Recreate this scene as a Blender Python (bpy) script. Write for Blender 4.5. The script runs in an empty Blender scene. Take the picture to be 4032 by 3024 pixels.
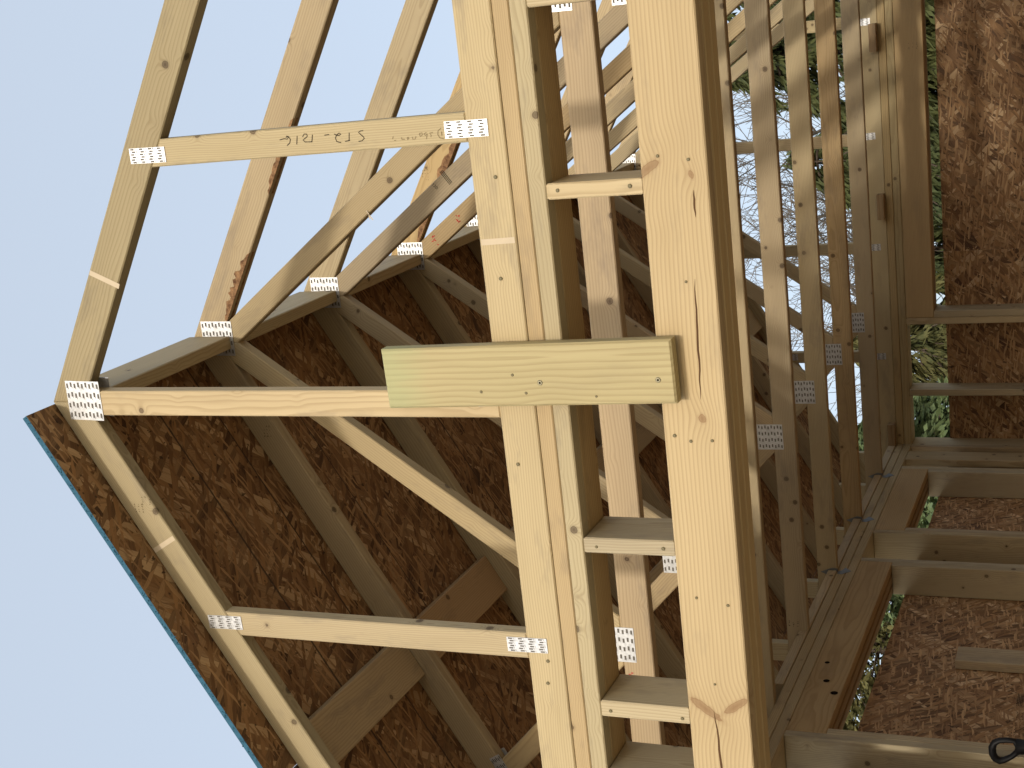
import bpy, bmesh, math, random
from mathutils import Vector, Matrix
import numpy as np

H = 1.40                      # eye height: z values below are heights above the eye unless noted
scene = bpy.context.scene

# ------------------------------------------------------------------ camera
cam_d = bpy.data.cameras.new('camera'); cam = bpy.data.objects.new('camera', cam_d)
scene.collection.objects.link(cam); scene.camera = cam
yaw, pitch, roll = math.radians(-15.5465), math.radians(23.5201), math.radians(-0.2512)
fwd = Vector((math.sin(yaw)*math.cos(pitch), math.cos(yaw)*math.cos(pitch), math.sin(pitch)))
rt0 = Vector((math.cos(yaw), -math.sin(yaw), 0)); up0 = rt0.cross(fwd)
rt = rt0*math.cos(roll) + up0*math.sin(roll); up = -rt0*math.sin(roll) + up0*math.cos(roll)
# the phone was held on its side: picture-right is down, picture-up is right
R = Matrix((-up, rt, -fwd)).transposed()
cam.matrix_world = Matrix.Translation((0, 0, H)) @ R.to_4x4()
cam_d.sensor_width = 36; cam_d.lens = 50.02; cam_d.clip_start = .05; cam_d.clip_end = 2000

# ------------------------------------------------------------------ light
SUN = Vector((0.07, -1.0, 0.385)).normalized()          # towards the sun
world = bpy.data.worlds.new('World'); scene.world = world; world.use_nodes = True
wn = world.node_tree.nodes; wl = world.node_tree.links; wn.clear()
sky = wn.new('ShaderNodeTexSky'); sky.sky_type = 'NISHITA'; sky.sun_disc = False
sky.sun_elevation = math.asin(SUN.z); sky.sun_rotation = math.atan2(SUN.x, SUN.y)
sky.air_density = 1.0; sky.dust_density = 5.0; sky.ozone_density = 1.0; sky.altitude = 100
bg = wn.new('ShaderNodeBackground'); bg.inputs['Strength'].default_value = 0.15
wo = wn.new('ShaderNodeOutputWorld')
veil = wn.new('ShaderNodeMix'); veil.data_type = 'RGBA'; veil.inputs[0].default_value = .62      # thin high cloud all over
veil.inputs[7].default_value = (3.50, 3.90, 4.38, 1)
wl.new(sky.outputs[0], veil.inputs[6]); wl.new(veil.outputs[2], bg.inputs[0]); wl.new(bg.outputs[0], wo.inputs[0])
sd = bpy.data.lights.new('sun', 'SUN'); so = bpy.data.objects.new('sun', sd); scene.collection.objects.link(so)
sd.energy = 1.28; sd.angle = math.radians(3.2); sd.color = (1.0, .93, .82)
so.rotation_euler = (-SUN).to_track_quat('-Z', 'Y').to_euler(); so.location = (0, -10, 12)
vs = scene.view_settings; vs.view_transform = 'Standard'; vs.look = 'None'; vs.gamma = 1.0; vs.exposure = 0.62
try: vs.use_curve_mapping = False
except Exception: pass
scene.render.engine = 'CYCLES'
cy = scene.cycles; cy.max_bounces = 7; cy.diffuse_bounces = 4; cy.glossy_bounces = 3; cy.transmission_bounces = 2
scene.render.resolution_x, scene.render.resolution_y = 1024, 768

rng = random.Random(11)
COL = scene.collection

# ------------------------------------------------------------------ materials
class G:
    def __init__(s, name):
        s.m = bpy.data.materials.new(name); s.m.use_nodes = True
        s.t = s.m.node_tree; s.n = s.t.nodes; s.n.clear()
        s.out = s.n.new('ShaderNodeOutputMaterial'); s.b = s.n.new('ShaderNodeBsdfPrincipled')
        s.t.links.new(s.b.outputs[0], s.out.inputs[0])
    def put(s, sock, v):
        if v is None: return
        if hasattr(v, 'is_output'): s.t.links.new(v, sock)
        else:
            try: sock.default_value = v
            except Exception:
                if isinstance(v, (tuple, list)) and len(v) == 3: sock.default_value = (*v, 1)
                else: raise
    def math(s, op, a, b=None, c=None, clamp=False):
        n = s.n.new('ShaderNodeMath'); n.operation = op; n.use_clamp = clamp
        for i, v in enumerate((a, b, c)): s.put(n.inputs[i], v)
        return n.outputs[0]
    def vec(s, op, a, b=None, scale=None):
        n = s.n.new('ShaderNodeVectorMath'); n.operation = op
        s.put(n.inputs[0], a); s.put(n.inputs[1], b)
        if scale is not None: s.put(n.inputs['Scale'], scale)
        return n.outputs['Value'] if op in ('LENGTH', 'DISTANCE', 'DOT_PRODUCT') else n.outputs['Vector']
    def comb(s, x, y, z):
        n = s.n.new('ShaderNodeCombineXYZ'); [s.put(n.inputs[i], v) for i, v in enumerate((x, y, z))]; return n.outputs[0]
    def sep(s, v):
        n = s.n.new('ShaderNodeSeparateXYZ'); s.put(n.inputs[0], v); return n.outputs
    def noise(s, v, scale=1, detail=3, rough=.55, dist=0):
        n = s.n.new('ShaderNodeTexNoise'); s.put(n.inputs['Vector'], v); s.put(n.inputs['Scale'], scale)
        n.inputs['Detail'].default_value = detail; n.inputs['Roughness'].default_value = rough; n.inputs['Distortion'].default_value = dist
        return n.outputs['Fac']
    def voro(s, v, scale=1, feature='F1', rnd=1.0, dim='3D'):
        n = s.n.new('ShaderNodeTexVoronoi'); n.feature = feature; n.voronoi_dimensions = dim
        s.put(n.inputs['Vector'], v); s.put(n.inputs['Scale'], scale); n.inputs['Randomness'].default_value = rnd
        return n.outputs
    def ramp(s, f, stops, interp='LINEAR'):
        n = s.n.new('ShaderNodeValToRGB'); s.put(n.inputs[0], f); e = n.color_ramp.elements; n.color_ramp.interpolation = interp
        while len(e) < len(stops): e.new(.5)
        for i, (p, c) in enumerate(stops):
            e[i].position = p; e[i].color = (c, c, c, 1) if isinstance(c, (int, float)) else (*c, 1)
        return n.outputs[0]
    def mix(s, f, a, b, mode='MIX'):
        n = s.n.new('ShaderNodeMix'); n.data_type = 'RGBA'; n.blend_type = mode
        s.put(n.inputs[0], f)
        for i, v in ((6, a), (7, b)):
            if isinstance(v, (tuple, list)) and len(v) == 3: v = (*v, 1)
            s.put(n.inputs[i], v)
        return n.outputs[2]
    def tc(s, which='Object'):
        return s.n.new('ShaderNodeTexCoord').outputs[which]
    def info(s):
        return s.n.new('ShaderNodeObjectInfo').outputs
    def bump(s, h, strength=.3, dist=.002):
        n = s.n.new('ShaderNodeBump'); n.inputs['Strength'].default_value = strength; n.inputs['Distance'].default_value = dist
        s.put(n.inputs['Height'], h); s.t.links.new(n.outputs[0], s.b.inputs['Normal'])
    def fin(s, col, rough=.6, spec=.3, metal=0):
        s.put(s.b.inputs['Base Color'], col if not (isinstance(col, (tuple, list)) and len(col) == 3) else (*col, 1))
        s.put(s.b.inputs['Roughness'], rough); s.b.inputs['Specular IOR Level'].default_value = spec
        s.put(s.b.inputs['Metallic'], metal); return s.m

def wood(name, early, late, knot, ring=.0058, knots=8.0, kthr=.125, stain=.5, contrast=1.0, spots=None, green_end=False, wobamp=.045, pith=None):
    """Sawn softwood: growth rings about a pith off the board, knots that bend them, fibre and grime."""
    g = G(name); P0 = g.tc(); inf = g.info(); rnd = inf['Random']
    r1 = g.math('FRACT', g.math('MULTIPLY', rnd, 7.13)); r2 = g.math('FRACT', g.math('MULTIPLY', rnd, 23.7))
    r3 = g.math('FRACT', g.math('MULTIPLY', rnd, 91.3))
    off = g.comb(g.math('MULTIPLY', rnd, 60.0), g.math('MULTIPLY', r1, 31.0), g.math('MULTIPLY', r2, 17.0))
    P = g.vec('ADD', P0, off)
    x, y, z = g.sep(P0)[:3]
    # knots
    v = g.voro(P, knots); d = v['Distance']
    keep = g.math('GREATER_THAN', g.sep(v['Color'])[0], .33)
    kd = g.math('ADD', d, g.math('MULTIPLY', g.math('SUBTRACT', 1.0, keep), 5.0))
    for sx, sz, ax, az, rot in (spots or ()):       # knots of this one board, at their own places
        dx, dz = g.math('SUBTRACT', x, sx), g.math('SUBTRACT', z, sz); c_, s_ = math.cos(rot), math.sin(rot)
        u = g.math('ADD', g.math('MULTIPLY', dx, c_/ax*kthr), g.math('MULTIPLY', dz, s_/ax*kthr))
        w = g.math('ADD', g.math('MULTIPLY', dx, -s_/az*kthr), g.math('MULTIPLY', dz, c_/az*kthr))
        kd = g.math('MINIMUM', kd, g.vec('LENGTH', g.comb(u, w, 0.0)))
    kn = g.math('SUBTRACT', kd, g.math('MULTIPLY', g.math('SUBTRACT', g.noise(P, 60, 2), .5), .05))
    kmask = g.ramp(kn, [(0, 1.0), (kthr*.72, .72), (kthr*.86, 1.0), (kthr, .25), (kthr*1.5, 0)])
    swirl = g.math('POWER', 2.718, g.math('MULTIPLY', g.math('MULTIPLY', kd, kd), -26.0))
    # rings
    wob = g.noise(g.vec('MULTIPLY', P, (1.3, 6.0, 6.0)), 1, 3, .55)
    py = g.math('ADD', y, g.math('MULTIPLY', g.math('SUBTRACT', r1, .5), .16))
    pz = g.math('ADD', z, g.math('MULTIPLY', g.math('SUBTRACT', r2, .5), .22))
    if pith: py, pz = g.math('ADD', y, pith[0]), g.math('ADD', z, pith[1])
    rr = g.vec('LENGTH', g.comb(0.0, py, pz))
    rr = g.math('ADD', rr, g.math('MULTIPLY', wob, wobamp))
    rr = g.math('ADD', rr, g.math('MULTIPLY', swirl, .016))
    rv = g.math('ADD', ring*.75, g.math('MULTIPLY', r3, ring*.7))
    ph = g.math('FRACT', g.math('DIVIDE', rr, rv))
    ringm = g.ramp(ph, [(0, .05), (.45, .18), (.78, .95), (.9, 1.0), (1.0, .05)])
    fib = g.noise(g.vec('MULTIPLY', P, (6.0, 420.0, 420.0)), 1, 2, .6)
    f = g.math('MULTIPLY', ringm, .62*contrast)
    f = g.math('ADD', f, g.math('MULTIPLY', g.math('SUBTRACT', fib, .5), .42*contrast), clamp=True)
    col = g.mix(f, early, late)
    # broad tone drift, grime
    big = g.noise(g.vec('MULTIPLY', P, (1.6, 9.0, 9.0)), 1, 2, .6)
    col = g.mix(g.math('MULTIPLY', g.ramp(big, [(.35, 0), (.75, 1)]), .30), col, tuple(c*.80 for c in late))
    col = g.mix(g.math('MULTIPLY', swirl, .22), col, late)
    col = g.mix(kmask, col, knot)
    dirt = g.noise(g.vec('MULTIPLY', P, (3.5, 13.0, 13.0)), 1, 4, .72)
    col = g.mix(g.math('MULTIPLY', g.ramp(dirt, [(.54, 0), (.70, 1)]), stain), col, (.22, .185, .14))
    if green_end:       # copper green left by the treatment at one end
        ge = g.math('ADD', x, g.math('MULTIPLY', g.noise(g.vec('MULTIPLY', P, (12, 60, 60)), 1, 3), .10))
        col = g.mix(g.math('MULTIPLY', g.ramp(ge, [(.27, 0), (.36, 1)]), .38), col, (.33, .42, .22))
    # board to board
    tone = g.ramp(r3, [(0, (.90, .90, .91)), (.35, (1.0, 1.0, .98)), (.7, (1.03, 1.0, .95)), (1, (.96, .92, .88))])
    col = g.mix(1.0, col, tone, 'MULTIPLY')
    col = g.mix(1.0, col, inf['Color'], 'MULTIPLY')
    g.bump(fib, .16, .0015)
    return g.fin(col, g.math('ADD', .55, g.math('MULTIPLY', fib, .25)), .28)

def osb(name, lines=False, dark=1.0, big=1.0):
    """Strand board: several layers of long flakes lying at different angles."""
    g = G(name); P = g.tc(); inf = g.info(); rnd = inf['Random']
    o = g.comb(g.math('MULTIPLY', rnd, 41.0), g.math('MULTIPLY', rnd, 77.0), 0.0)
    x, y, z = g.sep(P)[:3]
    p = g.vec('ADD', g.vec('SCALE', g.comb(x, y, 0.0), None, 1/big), o)
    warp = g.noise(p, 14, 2); p = g.vec('ADD', p, g.comb(g.math('MULTIPLY', warp, .012), g.math('MULTIPLY', g.noise(p, 17, 2), .012), 0.0))
    col = (.30*dark, .165*dark, .075*dark); hgt = 0.0
    cols = [((.11, .055, .023), (.36, .205, .088)), ((.15, .075, .032), (.47, .30, .145)), ((.055, .026, .012), (.30, .165, .07)), ((.20, .11, .047), (.58, .42, .24)), ((.07, .034, .015), (.43, .27, .13))]
    for i, (ang, lx, ly, thr) in enumerate([(.2, .10, .04, .0), (1.25, .16, .030, .35), (-.55, .14, .027, .45), (.75, .18, .024, .58), (-1.1, .10, .015, .62), (2.5, .08, .011, .68), (.1, .06, .007, .74)]):
        a, b = math.cos(ang), math.sin(ang); px, py, _ = g.sep(p)[:3]
        u = g.math('ADD', g.math('MULTIPLY', px, a/lx), g.math('MULTIPLY', py, b/lx))
        w = g.math('ADD', g.math('MULTIPLY', px, -b/ly), g.math('MULTIPLY', py, a/ly))
        vo = g.voro(g.comb(u, w, 0.0), 1, 'F1', 1.0, '2D'); c3 = g.sep(vo['Color'])
        ed = g.voro(g.comb(u, w, 0.0), 1, 'DISTANCE_TO_EDGE', 1.0, '2D')['Distance'] if i in (1, 3, 4) else None
        on = g.math('GREATER_THAN', c3[0], thr)
        ca, cb = cols[i % len(cols)]
        strand = g.noise(g.comb(g.math('MULTIPLY', u, 1.2), g.math('MULTIPLY', w, 9.0), c3[2]), 1, 2)
        fc = g.mix(g.math('ADD', g.math('MULTIPLY', c3[1], .75), g.math('MULTIPLY', g.math('SUBTRACT', strand, .5), .7), clamp=True), ca, cb)
        if ed is not None: fc = g.mix(g.math('MULTIPLY', g.ramp(ed, [(0, 1), (.07, 0)]), .5), fc, (.07, .035, .016))
        col = g.mix(on, col, fc)
    gap = g.noise(g.vec('MULTIPLY', p, (38, 20, 1)), 1, 3, .6)
    col = g.mix(g.ramp(gap, [(.66, 0), (.70, .9)]), col, (.035, .018, .01))
    sp = g.voro(p, 11, 'F1', 1, '2D')['Distance']
    col = g.mix(g.ramp(sp, [(.025, .8), (.045, 0)]), col, (.03, .016, .01))
    if dark != 1.0: col = g.mix(1.0, col, (dark, dark, dark), 'MULTIPLY')
    if lines:      # printed nailing lines across the sheet
        jag = g.math('MULTIPLY', g.math('SUBTRACT', g.noise(P, 60, 2), .5), .004)
        yy = g.math('ADD', y, jag)
        for s0, w0 in ((.42, .0034), (.63, .0030), (.96, .0022)):
            m = g.math('ABSOLUTE', g.math('SUBTRACT', g.math('FRACT', g.math('ADD', g.math('DIVIDE', g.math('SUBTRACT', yy, s0), 1.22), .5)), .5))
            col = g.mix(g.math('MULTIPLY', g.math('LESS_THAN', m, w0/1.22), .85), col, (.03, .02, .014))
    col = g.mix(1.0, col, inf['Color'], 'MULTIPLY')
    g.bump(gap, .35, .002)
    return g.fin(col, .62, .3)

def plain(name, c, rough=.6, spec=.3, metal=0, var=.25, scale=20, bump=0):
    g = G(name); P = g.tc(); f = g.noise(P, scale, 4, .6)
    col = g.mix(f, tuple(k*(1-var) for k in c), tuple(min(1, k*(1+var)) for k in c))
    if bump: g.bump(f, bump, .003)
    return g.fin(col, rough, spec, metal)

M = {}
M['wood'] = wood('sawn_spruce', (.475, .398, .255), (.33, .258, .15), (.095, .063, .037), knots=11.5, kthr=.11, contrast=1.05)
M['header'] = wood('sawn_fir', (.49, .39, .23), (.35, .255, .135), (.18, .10, .05), ring=.0055, knots=4.2, kthr=.075, stain=.2, contrast=1.05)
M['header_front'] = wood('sawn_fir_knotty', (.50, .41, .255), (.345, .258, .145), (.25, .16, .085), ring=.0066, knots=6, kthr=.05, stain=.25, contrast=1.05, wobamp=.022, pith=(.03, .20),
                         spots=[(.493, .053, .028, .010, -.9), (.476, -.035, .010, .006, .3), (-.032, -.017, .011, .008, .4), (-.702, .030, .040, .011, .9), (-.690, -.040, .034, .009, -.95)])
M['pt'] = wood('treated_pine', (.45, .395, .22), (.33, .275, .14), (.13, .09, .045), ring=.010, knots=3.0, kthr=.02, stain=.1, contrast=1.1, green_end=True)
M['osb'] = osb('strand_board', big=.95); M['osb_roof'] = osb('strand_board_roof', True, big=.95)
M['blue'] = plain('blue_edge_seal', (.03, .105, .165), .75, .2, 0, .55, 60, .4)
M['pale'] = plain('strap_mark_wood', (.54, .45, .32), .7, .2, 0, .12, 30)
M['ink'] = plain('ink', (.055, .045, .03), .8, .1, 0, .3, 200)
M['ink2'] = plain('faded_ink', (.20, .155, .085), .8, .1, 0, .3, 200)
M['red'] = plain('red_marker', (.42, .03, .03), .7, .2, 0, .4, 120)
M['black'] = plain('black_plastic', (.008, .008, .009), .55, .25, 0, .3, 60, .15)
M['nail'] = plain('nail_dent', (.15, .125, .06), .6, .4, 0, .5, 300)
M['screw'] = plain('screw_steel', (.22, .20, .13), .4, .5, .6, .4, 200)
M['slot'] = plain('slot_shade', (.13, .12, .105), .7, .2, 0, .5, 200)
M['crack'] = plain('crack_shadow', (.10, .055, .028), .9, .05)
M['galv_shade'] = plain('galvanised_in_shade', (.20, .215, .225), .5, .5, .7, .35, 60)  # galvanised steel of the ties, their shade darkened into the colour
M['hole'] = plain('knot_hole', (.012, .008, .005), .9, .05)
g = G('galvanised_steel'); P = g.tc(); vo = g.voro(P, 130); f = g.noise(P, 45, 3)
col = g.mix(g.math('MULTIPLY', g.sep(vo['Color'])[0], .6), (.50, .51, .52), (.68, .69, .70))
col = g.mix(g.math('MULTIPLY', g.ramp(f, [(.5, 0), (.72, 1)]), .5), col, (.33, .33, .33))
M['galv'] = g.fin(col, g.math('ADD', .34, g.math('MULTIPLY', f, .25)), .5, .55)
g = G('bounce_gravel'); P = g.tc(); f = g.noise(P, 1.3, 5, .65); f2 = g.noise(P, 30, 3)
col = g.mix(f, (.27, .22, .15), (.40, .335, .24)); col = g.mix(g.math('MULTIPLY', f2, .5), col, (.34, .29, .22))   # unseen ground, made pale gravel to bounce warm light up into the frame
g.bump(f2, .6, .03); M['ground'] = g.fin(col, .95, .1)
g = G('bark'); P = g.tc(); f = g.noise(g.vec('MULTIPLY', P, (14, 14, 3)), 1, 5, .7)
M['bark'] = g.fin(g.mix(f, (.05, .037, .028), (.16, .125, .10)), .95, .1)
g = G('twig_bark'); P = g.tc(); f = g.noise(P, 9, 3)
M['twig'] = g.fin(g.mix(f, (.07, .06, .05), (.17, .15, .125)), .9, .1)
g = G('bark_edge_strip'); P = g.tc(); f = g.noise(P, 45, 4, .7)
M['barkedge'] = g.fin(g.mix(g.ramp(f, [(.35, 0), (.65, 1)]), (.10, .05, .028), (.34, .20, .10)), .9, .1)
def leaf(name, a, b):
    g = G(name); P = g.tc(); n1 = g.noise(P, 1.1, 3); n2 = g.noise(P, 11, 2)
    col = g.mix(g.ramp(g.math('ADD', g.math('MULTIPLY', n1, .6), g.math('MULTIPLY', n2, .4)), [(.3, 0), (.7, 1)]), a, b)
    return g.fin(col, .7, .2)
M['cedar'] = leaf('cedar_scale', (.030, .045, .018), (.095, .105, .035))
M['spruce'] = leaf('spruce_needle', (.065, .10, .042), (.18, .23, .105))
M['golden'] = leaf('yellowing_leaf', (.05, .06, .022), (.16, .14, .05))

# ------------------------------------------------------------------ helpers
def W(x, y, z): return Vector((x, y, z + H))
def tag(o, label, cat, group=None, kind=None):
    if label: o['label'] = label
    if cat: o['category'] = cat
    if group: o['group'] = group
    if kind: o['kind'] = kind
    return o
def thing(name, loc, label, cat, group=None):
    o = bpy.data.objects.new(name, None); COL.objects.link(o); o.location = loc
    o.empty_display_size = .1
    return tag(o, label, cat, group)
def link(name, me, mat, parent=None, mw=None, color=None):
    o = bpy.data.objects.new(name, me); COL.objects.link(o)
    if mat is not None and not me.materials: me.materials.append(mat)
    mw = mw or Matrix.Identity(4)
    if parent is not None:
        o.parent = parent
        off = Matrix.Translation(parent.location) if parent.parent is None else Matrix.Translation(parent.parent.location) @ parent.matrix_basis
        o.matrix_basis = off.inverted() @ mw
    else: o.matrix_basis = mw
    if color: o.color = (*color, 1)
    return o
def mesh(name, verts, faces, smooth=False):
    me = bpy.data.meshes.new(name); me.from_pydata([tuple(v) for v in verts], [], faces); me.update()
    if smooth: me.polygons.foreach_set('use_smooth', [True]*len(me.polygons))
    return me
def inset(poly, c):
    n = len(poly); out = []
    for i in range(n):
        a, b, d = Vector(poly[i-1]), Vector(poly[i]), Vector(poly[(i+1) % n])
        e1 = (b-a).normalized(); e2 = (d-b).normalized()
        n1 = Vector((-e1.y, e1.x)); n2 = Vector((-e2.y, e2.x)); s = n1+n2
        k = c/max(.35, (s.length_squared/2)) if s.length > 1e-6 else 0
        out.append(b + s*k)
    return out
def prism(poly, t, c=.0028):
    """convex polygon in local (x,z), counter-clockwise, extruded +-t/2 along y with eased edges"""
    n = len(poly); A = [Vector(p) for p in poly]; I = inset(poly, c); h = t/2
    rings = [(I, -h), (A, -h+c), (A, h-c), (I, h)]
    vs_ = [(p.x, yy, p.y) for ring_, yy in rings for p in ring_]; f = []
    f.append(list(range(n))); f.append([3*n+i for i in reversed(range(n))])
    for k in range(3):
        for i in range(n):
            j = (i+1) % n; f.append([k*n+j, k*n+i, (k+1)*n+i, (k+1)*n+j])
    return vs_, f
def ccw(poly):
    a = sum(poly[i-1][0]*poly[i][1]-poly[i][0]*poly[i-1][1] for i in range(len(poly)))
    return poly if a > 0 else poly[::-1]
def clip(poly, n, d):
    out = []
    for i in range(len(poly)):
        a, b = poly[i-1], poly[i]
        da = n[0]*a[0]+n[1]*a[1]-d; db = n[0]*b[0]+n[1]*b[1]-d
        if da <= 0 < db or db <= 0 < da:
            t = da/(da-db); out.append((a[0]+t*(b[0]-a[0]), a[1]+t*(b[1]-a[1])))
        if db <= 0: out.append(b)
    q = []
    for p in out:
        if not q or math.hypot(p[0]-q[-1][0], p[1]-q[-1][1]) > .004: q.append(p)
    if len(q) > 1 and math.hypot(q[0][0]-q[-1][0], q[0][1]-q[-1][1]) <= .004: q.pop()
    return q
def flat_member(name, parent, mat, poly, y0, y1, a, b, color=None):
    """truss member: polygon in world (x,z), between depths y0..y1, grain from a to b"""
    poly = ccw(poly); d = Vector((b[0]-a[0], b[1]-a[1])).normalized()
    loc = [((p[0]-a[0])*d.x+(p[1]-a[1])*d.y, -(p[0]-a[0])*d.y+(p[1]-a[1])*d.x) for p in poly]
    v, f = prism(loc, y1-y0)
    mw = Matrix(((d.x, 0, -d.y, a[0]), (0, 1, 0, (y0+y1)/2), (d.y, 0, d.x, a[1]+H), (0, 0, 0, 1)))
    return link(name, mesh(name, v, f), mat, parent, mw, color)
def band(a, b, w, cuts=()):
    d = Vector((b[0]-a[0], b[1]-a[1])).normalized(); n = Vector((-d.y, d.x))*w/2; A = Vector(a)-d*.4; B = Vector(b)+d*.4
    p = [tuple(A-n), tuple(B-n), tuple(B+n), tuple(A+n)]
    for c in cuts: p = clip(p, *c)
    return p
def board(name, parent, mat, X, Y, Z, color=None, wob=0, chamf=.0028):
    """axis-aligned stick of lumber; z above eye height"""
    dims = [abs(X[1]-X[0]), abs(Y[1]-Y[0]), abs(Z[1]-Z[0])]
    o = sorted(range(3), key=lambda i: -dims[i]); L, w, t = (dims[i] for i in o)
    ex, ez = Vector((0, 0, 0)), Vector((0, 0, 0)); ex[o[0]] = 1; ez[o[1]] = 1; ey = ez.cross(ex)
    v, f = prism([(-L/2, -w/2), (L/2, -w/2), (L/2, w/2), (-L/2, w/2)], t, min(chamf, t*.2))
    c = W(sum(X)/2, sum(Y)/2, sum(Z)/2)
    R3 = Matrix((ex, ey, ez)).transposed()
    if wob: R3 = R3 @ Matrix.Rotation(rng.uniform(-wob, wob), 3, 'Y')
    return link(name, mesh(name, v, f), mat, parent, Matrix.Translation(c) @ R3.to_4x4(), color)
def tint(lo=.9, hi=1.08, warm=.05):
    k = rng.uniform(lo, hi); q = rng.uniform(-warm, warm); return (k*(1+q*.4), k, k*(1-q))
def disc(name, parent, mat, x, y, z, r, axis='Y', t=.0012, sq=1.0):
    n = 9; vs_ = []; 
    for yy, k in ((0, 1.0), (-t, .75)):
        for i in range(n):
            a = 2*math.pi*i/n; vs_.append((r*k*math.cos(a), yy, r*k*sq*math.sin(a)))
    f = [[n+i for i in range(n)]] + [[i, (i+1) % n, n+(i+1) % n, n+i] for i in range(n)]
    mw = Matrix.Translation(W(x, y, z))
    if axis == 'X': mw = mw @ Matrix.Rotation(math.pi/2, 4, 'Z')
    return link(name, mesh(name, vs_, f), mat, parent, mw)
def plate_mesh(w, h, nx, nz, lx, lz, t=.0016):
    """toothed truss plate, w along x, h along z, slots lx by lz"""
    vs_, fa, mi = [], [], []
    def q(x0, x1, z0, z1, y, m):
        i = len(vs_); vs_.extend([(x0, y, z0), (x1, y, z0), (x1, y, z1), (x0, y, z1)]); fa.append([i, i+1, i+2, i+3]); mi.append(m)
    q(-w/2, w/2, -h/2, h/2, -t, 0)
    i = len(vs_); e = [(-w/2, -h/2), (w/2, -h/2), (w/2, h/2), (-w/2, h/2)]
    vs_.extend([(x, 0, z) for x, z in e]); 
    for k in range(4): fa.append([i+k, i+(k+1) % 4, (k+1) % 4, k]); mi.append(0)
    for a in range(nx):
        for b in range(nz):
            cx = -w/2 + w*(a+.5)/nx; cz = -h/2 + h*(b+.5)/nz
            if lx > lz: cx += (.0016 if b % 2 else -.0016)
            else: cz += (.0016 if a % 2 else -.0016)
            q(cx-lx/2, cx+lx/2, cz-lz/2, cz+lz/2, -t-.0003, 1)                     # dark patch: shade inside the punched hole, put into its colour
            if lx > lz: q(cx-lx/2, cx-lx/2+lx*.22, cz-lz/2, cz+lz/2, -t-.0012, 0)  # lip of the bent tooth
            else: q(cx-lx/2, cx+lx/2, cz-lz/2, cz-lz/2+lz*.22, -t-.0012, 0)
    me = mesh('plate', vs_, fa); me.materials.append(M['galv']); me.materials.append(M['slot'])
    me.polygons.foreach_set('material_index', mi); return me
PL_PEAK = plate_mesh(.102, .104, 4, 9, .0150, .0056)
PL_WEB = plate_mesh(.036, .100, 6, 4, .0034, .0135)
PL_SQ = plate_mesh(.102, .110, 4, 9, .0150, .0056)
def put_plate(parent, me, x, y, z, rot=0, flip=False):
    mw = Matrix.Translation(W(x, y, z)) @ Matrix.Rotation(rot, 4, 'Y')
    if flip: mw = mw @ Matrix.Rotation(math.pi, 4, 'Z')
    return link('connector_plate', me, None, parent, mw)
def dup(root):
    r = root.copy(); COL.objects.link(r); r.location = root.location.copy()
    for ch in list(root.children):
        c = ch.copy(); COL.objects.link(c); c.parent = r
        for gch in ch.children:
            d = gch.copy(); COL.objects.link(d); d.parent = c
    return r

# ------------------------------------------------------------------ dimensions read off the photograph
PX = -.8075                      # ridge line
ZB, ZP = 1.1935, 1.114           # underside of trusses; underside of the double plate
ZR = 2.527                       # ridge height
S = .577; CT = math.hypot(1, S)
CW = .086; TW = .0865; VD = TW*CT    # chord depth, top chord depth and its vertical measure
HW = 1.83                        # half width to outer wall faces
TY = [2.75, 3.36, 3.985, 4.615, 5.235, 5.87, 6.515, 7.160, 7.70]
TH = .038
XL, XO = -2.496, -2.636          # left wall inner and outer faces
XRI, XRO = .881, 1.021           # right wall
YB, YBO = 7.70, 7.84             # back wall
FLOOR = -1.22

# ------------------------------------------------------------------ ground and floor
def sheet(name, x0, x1, y0, y1, z, mat, n=1):
    o = link(name, mesh(name, [(x0, y0, z), (x1, y0, z), (x1, y1, z), (x0, y1, z)], [[0, 1, 2, 3]]), mat); o['kind'] = 'structure'; return o
sheet('ground', -400, 400, -400, 400, 0, M['ground'])
v, f = prism([(XO, 2.75), (XRO, 2.75), (XRO, YBO), (XO, YBO)], .16, .002)
fl = link('floor', mesh('floor', [(a, c, b) for a, b, c in v], [q[::-1] for q in f]), M['osb'], None, Matrix.Translation((0, 0, H+FLOOR-.08))); fl['kind'] = 'structure'; fl.color = (1.25, 1.25, 1.25, 1)

# ------------------------------------------------------------------ trusses
def top_chords(root, y0, colors=(None, None), tail=.33):
    out = []
    for sgn, cl in ((-1, colors[0]), (1, colors[1])):
        e = HW+tail
        p = [(PX, ZR), (PX+sgn*e, ZR-S*e), (PX+sgn*e, ZR-S*e-VD), (PX, ZR-VD)]
        out.append(flat_member('top_chord', root, M['wood'], p, y0, y0+TH, (PX, ZR-VD/2), (PX+sgn*e, ZR-S*e-VD/2), cl))
        # short heel post over the wall
        hx = PX+sgn*(HW-.045); p = [(hx-.04, ZB+CW), (hx+.04, ZB+CW), (hx+.04, ZR-S*abs(hx+.04-PX)-VD), (hx-.04, ZR-S*abs(hx-.04-PX)-VD)]
        flat_member('heel_post', root, M['wood'], p, y0, y0+TH, (hx, ZB+CW), (hx, ZB+.4))
    return out
def bottom_chord(root, y0, color=None):
    return flat_member('bottom_chord', root, M['wood'], [(PX-HW, ZB), (PX+HW, ZB), (PX+HW, ZB+CW), (PX-HW, ZB+CW)], y0, y0+TH, (PX, ZB+CW/2), (PX+1, ZB+CW/2), color)

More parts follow.
